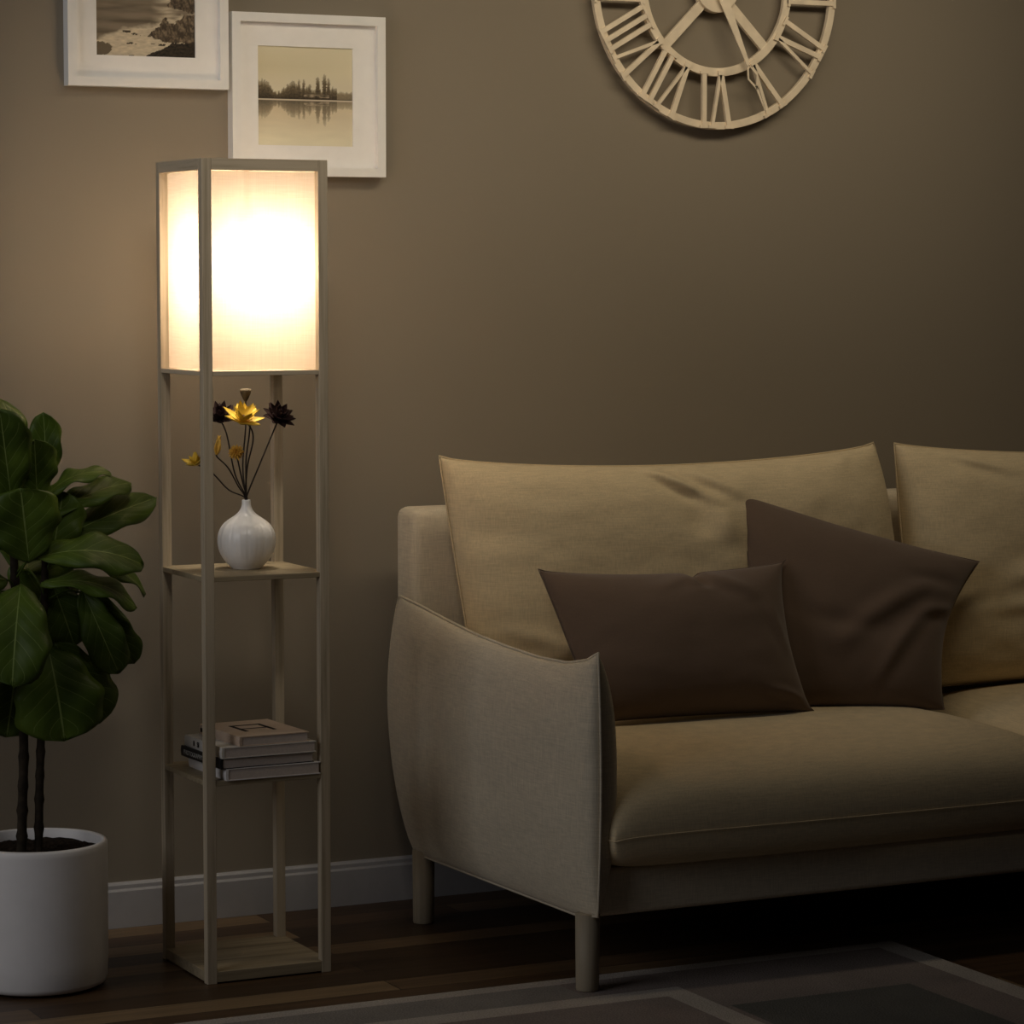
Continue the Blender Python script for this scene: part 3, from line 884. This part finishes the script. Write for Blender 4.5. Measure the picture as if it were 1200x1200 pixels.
def back(F, seed, folds):
    n = (F(.5, .5+.01)-F(.5, .5)).cross(F(.51, .5)-F(.5, .5)).normalized()
    if n.y > 0: n = -n
    def wr(u, v):
        w = .006*fbm(u*3+seed, v*3) + .0025*fbm(u*11, v*9+seed)
        for f in folds: w += crease(u, v, *f)
        return w
    bm = cushion(F, n, .112, .075, 72, 60, a=4, e=.45, wr=wr, av=3.6, ev=.44)
    o = obj('back_cushion', bm, M['linen_cushion'], sofa, smooth=True, subsurf=1)
    obj('piping', piping(F, .0018, 40), M['linen_cushion'], o, smooth=True)
back(quad((.705, .235, .445), (1.765, .235, .445), (1.727, .315, 1.000), (.643, .315, .998), (0, -.012, .036, -.002), .6), 0,
     [(.41, .995, .545, .83, .015, .026), (.51, .985, .60, .85, .017, .017), (.545, .83, .555, .68, .028, .012), (.64, .80, .66, .40, .06, -.012), (.05, .35, .20, .22, .03, .006), (.08, .20, .30, .28, .03, .005), (.90, .99, .86, .93, .02, .005)])
back(quad((1.800, .235, .445), (2.86, .235, .445), (2.87, .315, .995), (1.783, .315, .997), (0, 0, .034, -.004), .75), 9,
     [(.10, .97, .24, .90, .02, .009), (.18, .40, .42, .58, .04, .010), (.12, .30, .40, .36, .03, .007)])

# throw pillows
def pillow(name, F, tf, tb, folds, seed, label):
    n = (F(.5, .51)-F(.5, .5)).cross(F(.51, .5)-F(.5, .5)).normalized()
    if n.y > 0: n = -n
    def wr(u, v):
        w = .0035*fbm(u*3+seed, v*3)
        for f in folds: w += crease(u, v, *f)
        return w
    t = thing(name, F(.5, 0), label, 'pillow', 'brown throw pillows on the sofa')
    bm = cushion(F, n, tf, tb, 60, 48, a=2.5, e=.54, wr=wr)
    o = obj('pillow_cover', bm, M['brown_cloth'], t, smooth=True, subsurf=1)
    obj('seam', piping(F, .0016, 40), M['brown_cloth'], o, smooth=True)
pillow('throw_pillow', quad((.845, -.018, .462), (1.366, -.022, .452), (1.364, .098, .766), (.775, .112, .770), (.006, .034, .022, .004), .55, (.59, .012, .028)),
       .088, .034, [(.585, .97, .605, .86, .022, -.016), (.64, .95, .80, .78, .04, .007), (.54, .95, .40, .84, .035, .006), (.80, .12, .97, .06, .03, .008), (.88, .70, .95, .35, .03, .005)], 3,
       'low wide brown throw pillow leaning beside the left sofa arm')
pillow('throw_pillow', quad((1.30, .055, .455), (1.712, .000, .432), (1.905, .150, .735), (1.315, .215, .905), (.0, .045, .012, .0), .9),
       .080, .042, [(.35, .30, .80, .72, .05, .010), (.55, .12, .86, .62, .04, .009), (.20, .42, .55, .40, .05, -.008), (.80, .55, .98, .62, .03, .008), (.70, .75, .95, .78, .04, -.006)], 11,
       'large brown throw pillow tilted behind the low one, one corner pointing up')

# ------------------------------------------------------------------ lights
def light(name, typ, loc, energy, col, **kw):
    d = bpy.data.lights.new(name, typ); d.energy = energy; d.color = col
    for a, v in kw.items(): setattr(d, a, v)
    o = bpy.data.objects.new(name, d); o.location = loc; link(o); return o
def aim(o, tgt):
    o.rotation_euler = (V(tgt)-o.location).to_track_quat('-Z', 'Y').to_euler()
# warm ceiling wash near the wall
w = light('ceiling_wash', 'AREA', (1.3, -.40, 2.42), 5.2, (1, .85, .62), shape='RECTANGLE', size=1.9, size_y=.2, spread=math.radians(125))
aim(w, (1.3, YW, 1.5))
sp_l = light('added_front_fill', 'SPOT', (-.45, -1.6, 2.42), 36, (1, .92, .80), spot_size=math.radians(46), spot_blend=1, shadow_soft_size=.20)  # added fill to brighten the lamp front, vase and prints; no known fixture
aim(sp_l, (.17, .35, 1.36))
# last daylight from a window at the left
w = light('window_daylight', 'AREA', (-3.2, -1.0, 2.0), 22, (.95, .95, .97), shape='RECTANGLE', size=2.0, size_y=1.7)
aim(w, (.6, -.1, .4))
wd = bpy.data.worlds.new('dusk'); sc.world = wd; wd.use_nodes = True
bg = wd.node_tree.nodes['Background']; bg.inputs[0].default_value = (.95, .93, 1, 1); bg.inputs[1].default_value = .004

# ------------------------------------------------------------------ camera
cd = bpy.data.cameras.new('camera'); co = bpy.data.objects.new('camera', cd); link(co)
cd.sensor_width = 36; cd.sensor_fit = 'HORIZONTAL'; cd.lens = 3531.77/1200*36; cd.clip_end = 60
co.location = (-2.01917, -5.44073, 1.37525)
yaw, tilt = .45748, .07809
fwd = V((math.sin(yaw)*math.cos(tilt), math.cos(yaw)*math.cos(tilt), -math.sin(tilt)))
co.rotation_euler = fwd.to_track_quat('-Z', 'Y').to_euler()
sc.camera = co
vs = sc.view_settings
vs.view_transform = 'Standard'; vs.look = 'None'; vs.exposure = 0; vs.gamma = 1; vs.use_curve_mapping = False
